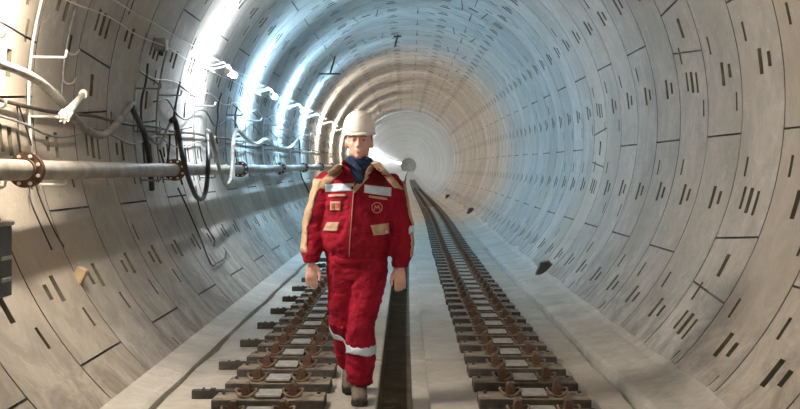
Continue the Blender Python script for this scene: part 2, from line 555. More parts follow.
# ------------------------------------------------------------------ cable brackets: wall rod with up-turned hooks
def wall_x(z, o=0.0):
    return CXT-math.sqrt(max(.01, (R-o)**2-(z-CT)**2))
def bracket(y, label, zs=(CAMZ+.75, CAMZ+.36, CAMZ-.085), top=CAMZ+1.25, m='white_steel', ext=-2.205, bottom=CAMZ-.12, thick=.0095, round_=False, group='cable brackets on the left wall'):
    dx, dz = off(y)
    t = empty('cable_bracket', (dx, y, dz)); tag(t, label, 'bracket', group)
    bm = bmesh.new(); pts = []
    n = 10
    for k in range(n+1):
        z = bottom+(top-bottom)*k/n; pts.append((wall_x(z, .03), 0, z))
    tube(bm, pts, thick, 8); bm_obj('rod', bm, M[m], t, True)
    for z in zs:
        bm = bmesh.new(); x0 = wall_x(z, .03)
        if round_:
            p = [(x0, 0, z+.02)]+[(x0+.05-.045*math.cos(a), 0, z-.045*math.sin(a)) for a in [PI*q/8 for q in range(9)]]
        else:
            p = [(x0, 0, z), (ext-.012, 0, z-.004), (ext, 0, z+.004), (ext+.004, 0, z+.045)]
        tube(bm, p, thick*.9, 8); bm_obj('hook', bm, M[m], t, True)
bracket(6.66, 'leftmost cable bracket, cut by the left edge of the picture')
bracket(7.86, 'tall white cable bracket, its lowest hook carrying the pipe right of the near flange')
bracket(8.62, 'brownish rod with two curved round hooks high on the near left wall', zs=(CAMZ+.88, CAMZ+.67), top=CAMZ+1.22, bottom=CAMZ+.5, m='grey_steel', round_=True, group=None)
bracket(10.9, 'grey cable bracket where the thick hose ends its rise', m='grey_steel')
bracket(11.9, 'grey cable bracket just beyond the second pipe flange', m='grey_steel')
BR = {14.0: 'cable bracket between the cable loops and the first bright lamp', 16.4: 'cable bracket beside the third pipe flange', 18.4: 'cable bracket under the second bright lamp',
      20.6: 'cable bracket near the fourth pipe flange in bluish light', 22.8: 'cable bracket beyond the fourth pipe flange in bluish light', 25.2: 'small cable bracket deep in the bluish stretch', 27.6: 'tiny cable bracket behind the raised shoulder of the worker',
      30: 'tiny cable bracket at the far end of the bluish stretch'}
for y, lab in BR.items(): bracket(y, lab, m='grey_steel' if y < 20 else 'white_steel', top=CAMZ+1.0)

# ------------------------------------------------------------------ hoses and cables
def cable(name, pts, r, m, label, cat='cable', group=None, n=6, seg=8):
    bm = bmesh.new(); tube(bm, spline(pts, n), r, seg)
    o = bm_obj(name, bm, M[m], None, True); return tag(o, label, cat, group)
def L(px, py, X=-2.25):
    p = at_x(px, py, X)
    for _ in range(6): p = at_x(px, py, X+off(p.y)[0])
    return p
def W(px, py, o=.03):
    Y = F*2.3/(VX-px)
    for _ in range(25):
        dx, dz = off(Y)
        z = CAMZ+(VY-py)*Y/F
        Y = .5*Y+.5*F*(wall_x(z-dz, o)+dx)/(px-VX)
    return Vector(((px-VX)*Y/F, Y, CAMZ+(VY-py)*Y/F))
cable('hose', [L(-60,40), L(-25,53), L(0,64), L(20,71), L(40,82), L(57,97), L(70,113), L(83,127), L(97,135), L(108,133), L(119,121), L(127,109), L(132,104,-2.3), L(136,110,-2.35)],
      .029, 'hose', 'thick pale hose sagging across the near left wall behind the white cone', 'hose')
cable('cable', [L(131,106,-2.27), L(137,118,-2.28), L(144,133,-2.3), L(148,150,-2.32), L(150,166,-2.34), L(152,190,-2.34)], .027, 'black_cable', 'black cable dropping from the end of the thick hose to the pipe')
cable('cable', [L(133,112,-2.33), L(141,126,-2.35), L(152,140,-2.35), L(160,143,-2.33), L(166,132,-2.3), L(171,121,-2.28)], .014, 'hose', 'grey cable sagging between the second and third hook positions')
cable('cable', [L(171,121,-2.26), L(174,119,-2.24), L(177,127,-2.22), L(180,142,-2.2), L(184,162,-2.1), L(190,182,-2.1), L(196,196,-2.12), L(202,199,-2.14), L(206,190,-2.16), L(208,168,-2.1), L(208,148,-2.15), L(207,131,-2.25)],
      .026, 'black_cable', 'thick black cable hanging in a long loop over the pipe')
cable('hose', [L(207,131,-2.2), L(211,135,-2.15), L(216,155,-2.1), L(221,174,-2.08), L(226,185,-2.1), L(231,177,-2.1), L(233,150,-2.12), L(235,132,-2.2)],
      .022, 'hose', 'grey hose hanging in a short loop right of the black loop', 'hose')
cable('hose', [L(233,180,-2.1), L(233,150,-2.13), L(235,133,-2.16), L(238,130,-2.2), L(246,138,-2.22), L(256,144,-2.22), L(266,139.5,-2.22), L(276,147,-2.22), L(289,148,-2.22), L(297,140,-2.25), L(300,135,-2.3)],
      .027, 'white_hose', 'white hose waving along the hooks left of the worker', 'hose')
cable('cable', [L(160,150,-2.3), L(163,160,-2.3), L(166,168,-2.33), L(169,150,-2.33), L(170,135,-2.3)], .010, 'black_cable', 'thin dark cable in a small loop left of the second flange')
def wall_cable(z, y0, y1, o, r, m, label, wav=.02, cat='cable'):
    pts = []; y = y0; k = 0
    while y <= y1:
        dx, dz = off(y)
        zz = z+wav*math.sin(k*1.7+z*9)*.6-wav*abs(math.sin(y*PI/2.4))
        pts.append((wall_x(zz, o)+dx, y, zz+dz)); y += .6; k += 1
    return cable('cable', pts, r, m, label, cat, n=3)
wall_cable(CAMZ+.43, 3.5, 40, .045, .013, 'brown_cable', 'brown cable running straight along the left wall just above the pipe hooks', .012)
wall_cable(CAMZ+.32, 3.5, 26, .035, .009, 'hose', 'thin grey cable running just below the brown cable', .05)
wall_cable(CAMZ+1.19, 3.5, 45, .10, .0055, 'thin_wire', 'lower of the two thin pale wires strung high along the left wall', .02, 'wire')
wall_cable(CAMZ+1.33, 3.5, 45, .10, .0055, 'thin_wire', 'upper of the two thin pale wires strung high along the left wall', .02, 'wire')
wall_cable(CAMZ+.70, 11.6, 40, .06, .009, 'black_cable', 'dark cable along the upper hooks from the mid left wall', .09)
wall_cable(CAMZ+.95, 11, 34, .035, .007, 'thin_wire', 'slim pale cable under the row of lamps', .06)
cable('cable', [W(17,103), W(20,150), W(29,186), W(31,202), W(42,228), W(52,250)], .0055, 'black_cable', 'left one of two thin black wires hanging down behind the near flange', 'wire')
cable('cable', [W(18,103), W(32,148), W(36,186), W(53,228), W(64,247)], .0055, 'black_cable', 'right one of two thin black wires hanging down behind the near flange', 'wire')
cable('cable', [W(299,137), W(300,155), W(301,174), W(305,184), W(311,196)], .018, 'black_cable', 'straight black cable dropping across the pipe shadow left of the worker')
cable('steel_rod', [W(178,188), W(186,205), W(199,235), W(211,264), W(217,263), W(225,258), W(226,251)], .009, 'dark_steel', 'bent dark steel rod on the lower left wall under the pipe', 'rod', n=3)
cable('steel_rod', [W(196,186), W(199,206), W(207,228), W(214,238), W(214,246)], .008, 'dark_steel', 'short hooked dark rod right of the bent rod on the lower left wall', 'rod', n=3)
# vertical cables dropping from lamps along the mid wall
for i, (y, z0, z1, lab) in enumerate(((11.2, 1.0, -.0, 'black cable drop beside the unlit junction box'), (12.8, .95, -.15, 'black cable drop left of the first bright lamp'),
                                      (15.6, 1.0, .35, 'dark cable drop under the first bright lamp'), (17.2, .9, .1, 'dark cable drop between the first and second bright lamps'))):
    pts = []
    for k in range(7):
        z = CAMZ+z0+(z1-z0)*k/6; dx, dz = off(y)
        pts.append((wall_x(z, .04)+dx, y+.06*math.sin(k*1.9+i), z+dz))
    cable('cable', pts, .011, 'black_cable', lab, 'cable')

# white plastic cone stuck on the hook
cn = empty('plastic_cone', L(64,117,-2.17)); tag(cn, 'white plastic cone pushed over a bracket hook on the near left wall', 'cone')
v = L(84,93,-2.17)-L(64,117,-2.17)
bm = bmesh.new(); tube(bm, [(0,0,0), v*.12, v*.2, v*.93], [.034,.036,.030,.018], 18); bm_obj('cone_body', bm, M['cone'], cn, True)
bm = bmesh.new(); tube(bm, [v*.93, v*.98, v*1.0], [.030,.030,.018], 18); bm_obj('tip_collar', bm, M['cone'], cn)
bm = bmesh.new()
for k in range(8):
    a = 2*PI*k/8; d = v.normalized(); u = d.orthogonal().normalized(); w = d.cross(u)
    c = u*.036*math.cos(a)+w*.036*math.sin(a); tube(bm, [c-d*.012, c+v*.16], .006, 6)
bm_obj('grip_ribs', bm, M['cone'], cn)

# dark box hanging at the left edge, with its chain
bx = empty('hanging_box', (-2.26, 6.62, CAMZ-.5)); tag(bx, 'dark grey metal box hanging at the left edge below the pipe', 'box')
bm = bmesh.new(); box(bm, (0,0,.0), (.14,.22,.40), bev=.012); bm_obj('box_body', bm, M['dark_box'], bx)
bm = bmesh.new(); box(bm, (0,0,.21), (.16,.24,.025), bev=.006); bm_obj('box_lid', bm, M['grey_steel'], bx)
for q_ in (.02, -.1):
    bm = bmesh.new(); box(bm, (.075,0,q_), (.008,.16,.02)); bm_obj('box_strap', bm, M['grey_steel'], bx)
ch = bmesh.new()
for k in range(9):
    pts = []
    for q in range(10):
        a = 2*PI*q/10; p = Vector((.011*math.cos(a), 0, .02*math.sin(a)))
        if k % 2: p = Vector((0, p.x, p.z))
        pts.append(p+Vector((-2.26+.006*math.sin(k*1.3), 6.62, CAMZ-.275+.0285*k)))
    tube(ch, pts, .004, 6, closed=True)
tag(bm_obj('chain', ch, M['rust_clip'], None, True), 'short rusty chain between the pipe and the hanging box', 'chain')

# ochre timber wedge stuck in a pocket low on the left wall
p = Vector(lining(208.6, 8.0, R-.01))
bm = bmesh.new(); box(bm, (0,0,0), (.07,.07,.14), Matrix.Rotation(.45, 3, 'Y'), .006)
o = bm_obj('wood_wedge', bm, M['ochre']); o.location = p; tag(o, 'ochre wooden wedge stuck in a pocket low on the near left wall', 'wedge')

# junction box high on the wall
def junction(y, z, label):
    dx, dz = off(y)
    t = empty('junction_box', (wall_x(z, .06)+dx, y, z+dz)); tag(t, label, 'junction box')
    bm = bmesh.new(); box(bm, (.0,0,0), (.10,.12,.12), bev=.01); bm_obj('box_body', bm, M['grey_steel'], t)
    bm = bmesh.new(); tube(bm, [(0,-.03,-.05), (0,-.03,-.10)], .014, 8); tube(bm, [(0,.03,-.05), (0,.03,-.10)], .014, 8); bm_obj('cable_gland', bm, M['dark_steel'], t)
    bm = bmesh.new(); box(bm, (.055,0,0), (.012,.10,.10), bev=.004); bm_obj('box_cover', bm, M['white_steel'], t)
junction(11.45, CAMZ+1.2, 'small unlit junction box high on the left wall where the near wires end')

# ------------------------------------------------------------------ lamps
COOL = (.80,.91,1.0); BLUE = (.40,.71,1.0); WARM = (1.0,.92,.82); NEUT = (1.0,.90,.77)
LM = {}
def lamp(y, colr, key, power, label, z=CAMZ+1.13, length=.50, group='tube lamps along the left wall'):
    dx, dz = off(y); x = wall_x(z, .36)
    t = empty('tube_lamp', (x+dx, y, z+dz)); tag(t, label, 'lamp', group)
    k = (key, power)
    if k not in LM:
        LM[k] = lamp_mat('lamp_glow_'+key, colr, power)
    bm = bmesh.new(); tube(bm, [(0,-length/2,0), (0,length/2,0)], .034, 10); bm_obj('diffuser', bm, LM[k], t, True)
    bm = bmesh.new()
    for s in (-1, 1): tube(bm, [(0, s*length/2, 0), (0, s*(length/2+.035), 0)], .038, 10)
    bm_obj('end_cap', bm, M['white_steel'], t)
    for s in (-1, 1):
        bm = bmesh.new()
        tube(bm, [(-.31, s*.18, .06), (-.14, s*.18, .09), (-.05, s*.18, .12), (0, s*.18, .03)], .007, 6)
        bm_obj('bracket_arm', bm, M['grey_steel'], t)
LAMPS = [
 (-3.0, NEUT, 'near', 32, None), (2.0, NEUT, 'near', 32, None), (6.95, NEUT, 'nearb', 135, None),  # first two unseen, added as foreground fill; third follows from the worker's shadow
 (14.0, COOL, 'cool', 95, 'nearest lit tube lamp, upper left, with a white glare around it'),
 (18.4, BLUE, 'blue', 135, 'second lit tube lamp from the left in bluish light'),
 (23.2, BLUE, 'blue', 135, 'third lit tube lamp from the left in bluish light'),
 (27.8, BLUE, 'blue', 135, 'fourth lit tube lamp from the left, just left of the helmet height'),
]
for (y, c, k, p_, lab) in LAMPS:
    lamp(y, c, k, p_, lab or {-3.0:'unseen tube lamp added as foreground fill on the left wall behind the viewer', 2.0:'unseen tube lamp added as foreground fill on the left wall beside the viewer', 6.95:'tube lamp on the left wall just above the picture'}[y])
y = 32.6
i = 0
while y < 388:
    c, k = (WARM, 'warm') if y < 62 else (COOL, 'far')
    lab = 'distant tube lamp in the beige stretch beyond the helmet' if y < 62 else 'very distant tube lamp in the line of lights right of the face of the worker'
    lamp(y, c, k, 100 if y < 62 else 125, lab); y += 6

# ------------------------------------------------------------------ ceiling hangers
def hanger(px, py, r_in, label, w, drop, yg, n=None, bt=1.0):
    # solve where the view ray meets the lining
    th0 = None
    best = None
    for ti in range(60, 140):
        for yi in range(160, 360, 2):
            q = lining(ti, yi/10)
            X, Y, Z = q
            e = abs(VX+F*X/Y-px)+abs(VY-F*(Z-CAMZ)/Y-py)
            if best is None or e < best[0]: best = (e, ti, yi/10, q)
    q = Vector(best[3]); a = math.radians(best[1])
    t = empty('ceiling_hanger', q); tag(t, label, 'hanger')
    n = Vector(n).normalized()
    bm = bmesh.new(); tube(bm, [(0,0,0), n*drop], .018, 6); bm_obj('hanger_stem', bm, M['dark_steel'], t)
    bm = bmesh.new(); tube(bm, [n*drop*bt+Vector((-w,0,0)), n*drop*bt+Vector((w*.9,0,0))], .018, 6); bm_obj('cross_bar', bm, M['dark_steel'], t)
hanger(335, 56, 0, 'black steel T-shaped hanger on the bluish ceiling, the larger left one', .24, .40, 0, (-.28,0,-1))
hanger(398, 35, 0, 'small black steel hanger near the top middle of the bluish ceiling', .09, .28, 0, (-.28,0,-1), .15)

# ------------------------------------------------------------------ dark wedge boxes at the foot of the right wall
def wedge(y, label):
    dx, dz = off(y)
    t = empty('drain_box', (1.775+dx, y, .10+dz)); tag(t, label, 'drain box', 'dark boxes at the foot of the right wall')
    bm = bmesh.new()
    pr = [(-.11,0),(.07,0),(.10,.12),(.05,.17),(-.05,.15)]
    v0 = [bm.verts.new((x, -.12, z)) for x, z in pr]; v1 = [bm.verts.new((x+.02, .14, z*.9)) for x, z in pr]
    bm.faces.new(v0); bm.faces.new(v1[::-1])
    for k in range(5): bm.faces.new((v0[k], v1[k], v1[(k+1) % 5], v0[(k+1) % 5]))
    bm_obj('box_body', bm, M['dark_steel'], t)
    bm = bmesh.new(); tube(bm, [(-.11,-.125,.0), (.07,-.125,.0), (.10,-.125,.12), (.05,-.125,.17), (-.05,-.125,.15)], .012, 6, closed=True)
    bm_obj('box_rim', bm, M['block'], t)
wedge(15.3, 'largest dark box at the foot of the right wall'); wedge(34, 'second dark box at the foot of the right wall, in bluish light'); wedge(52, 'third and farthest small dark box at the foot of the right wall')

# ------------------------------------------------------------------ the worker
def fabric(name, base, dark, zones=None, bump=.7):
    m = bpy.data.materials.new(name); m.use_nodes = True
    nt = m.node_tree; N = nt.nodes; Lk = nt.links
    b = N['Principled BSDF']; b.inputs['Roughness'].default_value = .85; b.inputs['Specular IOR Level'].default_value = .15
    tc = N.new('ShaderNodeTexCoord')
    n = N.new('ShaderNodeTexNoise'); n.inputs['Scale'].default_value = 9; n.inputs['Detail'].default_value = 5
    Lk.new(tc.outputs['Object'], n.inputs['Vector'])
    r = N.new('ShaderNodeValToRGB'); r.color_ramp.elements[0].position = .3; r.color_ramp.elements[1].position = .7
    r.color_ramp.elements[0].color = (*dark, 1); r.color_ramp.elements[1].color = (*base, 1)
    Lk.new(n.outputs['Fac'], r.inputs['Fac']); Lk.new(r.outputs['Color'], b.inputs['Base Color'])
    n2 = N.new('ShaderNodeTexNoise'); n2.inputs['Scale'].default_value = 16; n2.inputs['Detail'].default_value = 4; n2.inputs['Distortion'].default_value = .6
    mp = N.new('ShaderNodeMapping'); mp.inputs['Scale'].default_value = (1, 1, 1.9); Lk.new(tc.outputs['Object'], mp.inputs[0]); Lk.new(mp.outputs[0], n2.inputs['Vector'])
    bp = N.new('ShaderNodeBump'); bp.inputs['Strength'].default_value = bump; bp.inputs['Distance'].default_value = .02
    Lk.new(n2.outputs['Fac'], bp.inputs['Height']); Lk.new(bp.outputs[0], b.inputs['Normal'])
    return m
RED, REDD = (.36,.012,.034), (.20,.006,.018)
BEI, BEID = (.55,.39,.27), (.42,.29,.19)
M['red'] = fabric('red_workwear', RED, REDD)
M['shaded_red'] = fabric('shaded_red_workwear', (.17,.01,.02), (.11,.006,.012))
M['beige'] = fabric('beige_workwear', BEI, BEID)
M['navy'] = fabric('navy_knit', (.03,.05,.11), (.015,.025,.06))
M['reflect'] = mat('silver_reflective_tape', (.62,.72,.86), .35, .1, var=(.50,.60,.76), scale=30)
M['helmet'] = mat('white_helmet_plastic', (.84,.85,.84), .35, var=(.76,.76,.74), scale=9, spec=.5)
M['skin'] = mat('skin', (.74,.46,.39), .5, var=(.66,.37,.31), scale=14)
M['hair'] = mat('brown_hair', (.06,.035,.022), .8)
M['boot'] = mat('dusty_boot', (.09,.075,.065), .8, var=(.20,.17,.14), scale=14, bump=.3)
M['sole'] = mat('boot_sole', (.025,.023,.022), .8)
M['brass'] = mat('zip_metal', (.62,.45,.32), .45, .3)

PO = Vector((-.28, 7.40, 0))
def remesh(o, vox, sm=4, disp=None, seed=0):
    m = o.modifiers.new('remesh', 'REMESH'); m.mode = 'VOXEL'; m.voxel_size = vox; m.use_smooth_shade = True
    s = o.modifiers.new('smooth', 'SMOOTH'); s.iterations = sm; s.factor = .5
    for i, (sc, st) in enumerate(disp or []):
        t = bpy.data.textures.new('folds', 'CLOUDS'); t.noise_scale = sc; t.noise_depth = 1
        d = o.modifiers.new('folds', 'DISPLACE'); d.texture = t; d.texture_coords = 'LOCAL'; d.strength = st; d.mid_level = .5

# joints in the worker's own space (x right in the picture, y away, z up)
HD = Vector((.010, -.02, 1.60))
shL, elL, wrL = Vector((-.185, .0, 1.355)), Vector((-.272, .035, 1.09)), Vector((-.282, -.03, .865))
shR, elR, wrR = Vector((.205, .0, 1.345)), Vector((.272, .045, 1.08)), Vector((.262, -.01, .835))
hipF, knF, anF = Vector((.085, 0, .90)), Vector((.030, -.055, .48)), Vector((.008, .02, .09))
hipB, knB, anB = Vector((-.095, .01, .90)), Vector((-.098, .03, .49)), Vector((-.060, .36, .175))

def hand(bm, wr, side, curl):
    """side +1: thumb towards +x; the hand hangs with the back to the front and outer side"""
    d = Vector((0.0, -.10, -1)).normalized()
    ax = Vector((1,0,0))
    c = wr+d*.055
    ball(bm, c, (.036, .018, .052), u=16, v=10)
    ball(bm, wr+d*.085+Vector((0,-.002,0)), (.040, .0165, .030), u=16, v=10)
    lens = [(.022, .066), (.0075, .074), (-.0075, .070), (-.022, .056)]
    for i, (o_, ln) in enumerate(lens):
        b0 = wr+d*.080+Vector((o_*1.25*side, 0, 0))
        p1 = b0+d*.025; a = curl*(1+.12*i)
        def dr(t): return (d*math.cos(t)+Vector((0,.9,0))*math.sin(t)+Vector((o_*side*1.2,0,0)))
        p2 = p1+dr(a*.35)*ln*.50; p3 = p2+dr(a*.9)*ln*.32; p4 = p3+dr(a*1.4)*ln*.26
        tube(bm, [b0, p1, p2, p3, p4], [.0105, .0102, .0092, .0082, .0060], 10)
        ball(bm, p4, (.0062,)*3, u=8, v=6)
    t0 = wr+d*.030+Vector((.022*side, -.004, 0)); t1 = t0+Vector((.024*side, -.012, -.024)); t2 = t1+Vector((.008*side, -.012, -.034)); t3 = t2+Vector((-.003*side, -.004, -.026))
    tube(bm, [t0, t1, t2, t3], [.0165, .0135, .0112, .0078], 10); ball(bm, t3, (.008,)*3, u=8, v=6)

bm = bmesh.new()
# skull, jaw and face
hx, hy, hz = HD
ball(bm, (hx, hy+.018, hz+.020), (.077, .096, .098), u=24, v=16)
ball(bm, (hx, hy-.012, hz-.035), (.060, .076, .070), u=24, v=14)
ball(bm, (hx, hy-.047, hz-.082), (.029, .036, .026), u=16, v=10)       # chin
for s in (-1, 1):
    ball(bm, (hx+s*.036, hy-.050, hz-.020), (.024, .026, .026), u=14, v=10)   # cheek
    ball(bm, (hx+s*.043, hy-.010, hz-.060), (.018, .036, .026), u=14, v=10)   # jaw corner
    ball(bm, (hx+s*.030, hy-.073, hz+.030), (.026, .015, .010), u=14, v=8)    # brow
    ball(bm, (hx+s*.079, hy+.022, hz-.012), (.010, .020, .032), Matrix.Rotation(s*.25, 3, 'Z'), 12, 8)   # ear
    ball(bm, (hx+s*.0115, hy-.092, hz-.028), (.009, .011, .008), u=10, v=8)   # nostril wing
    ball(bm, (hx+s*.031, hy-.062, hz+.008), (.015, .015, .011), u=12, v=8)    # eyelid
tube(bm, [(hx, hy-.078, hz+.022), (hx, hy-.092, hz-.002), (hx, hy-.104, hz-.024), (hx, hy-.088, hz-.036)], [.009, .0105, .0125, .008], 10)
ball(bm, (hx, hy-.084, hz-.053), (.024, .010, .0055), u=14, v=8)
ball(bm, (hx, hy-.082, hz-.063), (.021, .010, .0062), u=14, v=8)
# neck, trunk, arms, legs: one skin surface under the clothes
tube(bm, [(hx, hy+.03, hz-.04), (.003, .02, 1.47), (0, .02, 1.40)], [.056, .058, .075], 16)
loft(bm, [(0,.01,.84,.12,.09), (0,0,.92,.155,.10), (0,0,1.05,.135,.09), (0,0,1.2,.15,.10), (.005,0,1.32,.165,.105), (.008,.01,1.40,.12,.08), (.005,.015,1.45,.06,.06)], 24)
for a, b_, c in ((shL, elL, wrL), (shR, elR, wrR)):
    tube(bm, [a, (a+b_)/2, b_, (b_+c)/2, c, c+Vector((0,-.005,-.03))], [.052, .045, .038, .036, .026, .027], 14); ball(bm, a, (.058,)*3)
for a, b_, c in ((hipF, knF, anF), (hipB, knB, anB)):
    tube(bm, [a, (a+b_)/2, b_, b_+(c-b_)*.4, c], [.080, .070, .052, .052, .034], 14)
hand(bm, wrL, 1, .75); hand(bm, wrR, -1, .95)
for a, toe in ((anF, Vector((0,-.13,-.05))), (anB, Vector((0,-.10,-.13)))): tube(bm, [a, a+toe*.5, a+toe], [.030, .026, .018], 12)
person = bm_obj('person', bm, M['skin'], None, True)
person.location = PO
remesh(person, .0048, 3)
tag(person, 'person in white helmet and red and beige workwear walking between the sleeper rows', 'person')

def part(name, bm, m, parent=None, smooth=True):
    return bm_obj(name, bm, m, parent or person, smooth)

# eyes, brows and hair
for s in (-1, 1):
    bm = bmesh.new(); ball(bm, (hx+s*.030, hy-.0745, hz+.008), (.0085, .0045, .0040), u=12, v=8)
    e = part('eye', bm, M['sole'])
    bm = bmesh.new(); tube(bm, [(hx+s*.014, hy-.092, hz+.031), (hx+s*.032, hy-.090, hz+.035), (hx+s*.048, hy-.078, hz+.028)], [.0030, .0042, .0025], 8)
    part('eyebrow', bm, M['hair'])
bm = bmesh.new()
ball(bm, (hx, hy+.040, hz+.034), (.079, .088, .085), u=24, v=14)
for s in (-1, 1): ball(bm, (hx+s*.072, hy+.012, hz+.022), (.007, .016, .024), u=12, v=8)
hr = part('hair', bm, M['hair'])

# helmet
hc = Vector((hx-.001, hy+.008, hz+.052))
bm = bmesh.new()
rings = []
prof = [(1.0,0),(.995,.02),(.965,.045),(.91,.068),(.825,.090),(.70,.109),(.53,.122),(.34,.131),(.12,.135)]
for f, z in prof:
    rg = []
    for k in range(40):
        a = 2*PI*k/40
        rd = 1+.0*math.cos(a)
        x = .098*f*math.cos(a); y = .122*f*math.sin(a)
        zz = z
        if abs(x) < .030 and f < .95: zz += .003*(1-abs(x)/.030)    # crown ridge
        rg.append(bm.verts.new((hc.x+x, hc.y+y, hc.z+zz)))
    rings.append(rg)
for a, b_ in zip(rings, rings[1:]):
    for k in range(40): bm.faces.new((a[k], a[(k+1) % 40], b_[(k+1) % 40], b_[k]))
bm.faces.new(rings[-1])
hel = part('helmet', bm, M['helmet'])
so = hel.modifiers.new('shell', 'SOLIDIFY'); so.thickness = .004; so.offset = 1
bm = bmesh.new()
inn, out = [], []
for k in range(48):
    a = 2*PI*k/48
    pk = max(0, -math.sin(a))**2*.030
    inn.append(bm.verts.new((hc.x+.097*math.cos(a), hc.y+.121*math.sin(a), hc.z+.004)))
    out.append(bm.verts.new((hc.x+.108*math.cos(a), hc.y+(.132+pk)*math.sin(a), hc.z-.006-pk*.30)))
for k in range(48): bm.faces.new((inn[k], inn[(k+1) % 48], out[(k+1) % 48], out[k]))
br = part('helmet_brim', bm, M['helmet'], hel); so = br.modifiers.new('shell', 'SOLIDIFY'); so.thickness = .004

# jacket: torso and sleeves grown into one garment
bm = bmesh.new()
loft(bm, [(-.004,.01,.868,.185,.125), (-.004,.01,.905,.196,.135), (-.004,.0,.95,.212,.150), (-.004,-.005,1.05,.214,.152), (0,0,1.16,.212,.142), (.004,0,1.27,.212,.138),
          (.008,.005,1.35,.200,.125), (.008,.012,1.40,.165,.105), (.008,.018,1.435,.110,.088), (.008,.018,1.465,.080,.075)], 32)
for a, b_, c in ((shL, elL, wrL), (shR, elR, wrR)):
    ball(bm, a+Vector((0,0,-.012)), (.078, .082, .074))
    tube(bm, [a, (a*.6+b_*.4), b_*.8+a*.2, b_, (b_+c)/2, c+Vector((0,0,.035)), c+Vector((0,0,.012))], [.080, .080, .074, .073, .069, .060, .052], 20)
jac = part('jacket', bm, M['red'])
remesh(jac, .008, 5, [(.09, .030), (.035, .012)])
for s, wr in ((-1, wrL), (1, wrR)):
    bm = bmesh.new(); tube(bm, [wr+Vector((0,0,.035)), wr+Vector((0,0,.03)), wr+Vector((0,-.002,.0)), wr+Vector((0,-.002,-.006))], [.050, .056, .050, .044], 20)
    part('cuff', bm, M['red'], jac)
bm = bmesh.new()
loft(bm, [(-.004,.008,.845,.172,.118), (-.004,.008,.855,.186,.130), (-.004,.008,.885,.190,.134), (-.004,.008,.905,.180,.125)], 40)
part('waistband', bm, M['red'], jac)
def patch(name, pts, m, parent, off_=.005, thick=.003, nx=12, nz=6, axis='Y', pos=True, depth=-.32):
    """four corners (x, z) of a piece of cloth laid onto the garment: tl, tr, br, bl"""
    tl, tr, brr, bl = pts
    V = []; Fc = []
    for j in range(nz+1):
        for i in range(nx+1):
            u, v_ = i/nx, j/nz
            p = [(tl[q]*(1-u)+tr[q]*u)*(1-v_)+(bl[q]*(1-u)+brr[q]*u)*v_ for q in (0, 1)]
            V.append((p[0], depth, p[1]) if axis == 'Y' else (depth, p[0], p[1]))
    for j in range(nz):
        for i in range(nx):
            a = j*(nx+1)+i; Fc.append((a, a+1, a+nx+2, a+nx+1))
    o = mesh_obj(name, V, Fc, m, parent, True)
    s = o.modifiers.new('lay', 'SHRINKWRAP'); s.target = parent if parent is not person else jac
    s.wrap_method = 'PROJECT'; s.use_project_x = axis == 'X'; s.use_project_y = axis == 'Y'; s.use_project_z = False
    s.use_positive_direction = pos; s.use_negative_direction = not pos; s.offset = off_
    so = o.modifiers.new('cloth', 'SOLIDIFY'); so.thickness = thick; so.offset = 0
    return o
def q(px, py): return ((px-VX)*7.28/F+.28, CAMZ+(VY-py)*7.28/F)   # picture position on the chest plane, in the worker's space
def pq(*a): return [q(*p) for p in a]
def lay(name, corners, m, **k): return patch(name, pq(*corners), m, jac, **k)
# colour blocking
lay('shoulder_panel', [(339,164),(346,167),(324,189),(311,188)], M['beige'], off_=.003, nx=8, nz=12)
lay('shoulder_panel', [(372,163),(380,162),(404,190),(394,188)], M['beige'], off_=.003, nx=8, nz=12)
lay('chest_shade', [(366,168),(379,168),(394,186),(364,183.5)], M['shaded_red'], off_=.002, nz=10)  # shade on this side of the chest, painted as a darker red patch
lay('placket', [(352,176),(357,176),(350.5,257),(347.2,257)], M['red'], off_=.006, nx=4, nz=24)
z_ = lay('zip', [(353.9,182),(354.6,182),(349.4,257),(348.8,257)], M['brass'], off_=.010, nx=2, nz=30, thick=.002)
# lapels of the open collar, beige lining on the right one
lay('collar', [(346,160),(351,170),(347,178),(340,167)], M['red'], off_=.010, nx=6, nz=6)
lay('collar_lining', [(363,174),(369,177),(355,193),(352.5,190)], M['beige'], off_=.012, nx=5, nz=10)
for c in ([(324.5,184.3),(354.0,183.2),(353.5,190.5),(324.8,192.4)], [(364.4,184.6),(391.6,188.0),(391.0,196.6),(364.0,192.6)]):
    lay('reflective_stripe', c, M['reflect'], off_=.006, nx=16, nz=4)
for c in ([(328,194.8),(346,194.2),(346,196.4),(328,197.0)], [(369,195.2),(387,198.0),(387,200.2),(369,197.4)]):
    lay('chest_zip', c, M['beige'], off_=.006, nx=10, nz=2)
for c in ([(327,222.5),(340,222.0),(337,230.8),(322,231.6)], [(371,225.2),(388.5,223.2),(389,234.0),(374,235.2)]):
    f = lay('pocket_flap', c, M['beige'], off_=.009, nx=12, nz=8, thick=.005)
for c in ((325.5,229.5),(387,231.5)):
    bm = bmesh.new(); x, z = q(*c); ball(bm, (x, -.172, z), (.006,.004,.006), u=8, v=6); part('snap_button', bm, M['brass'], jac)
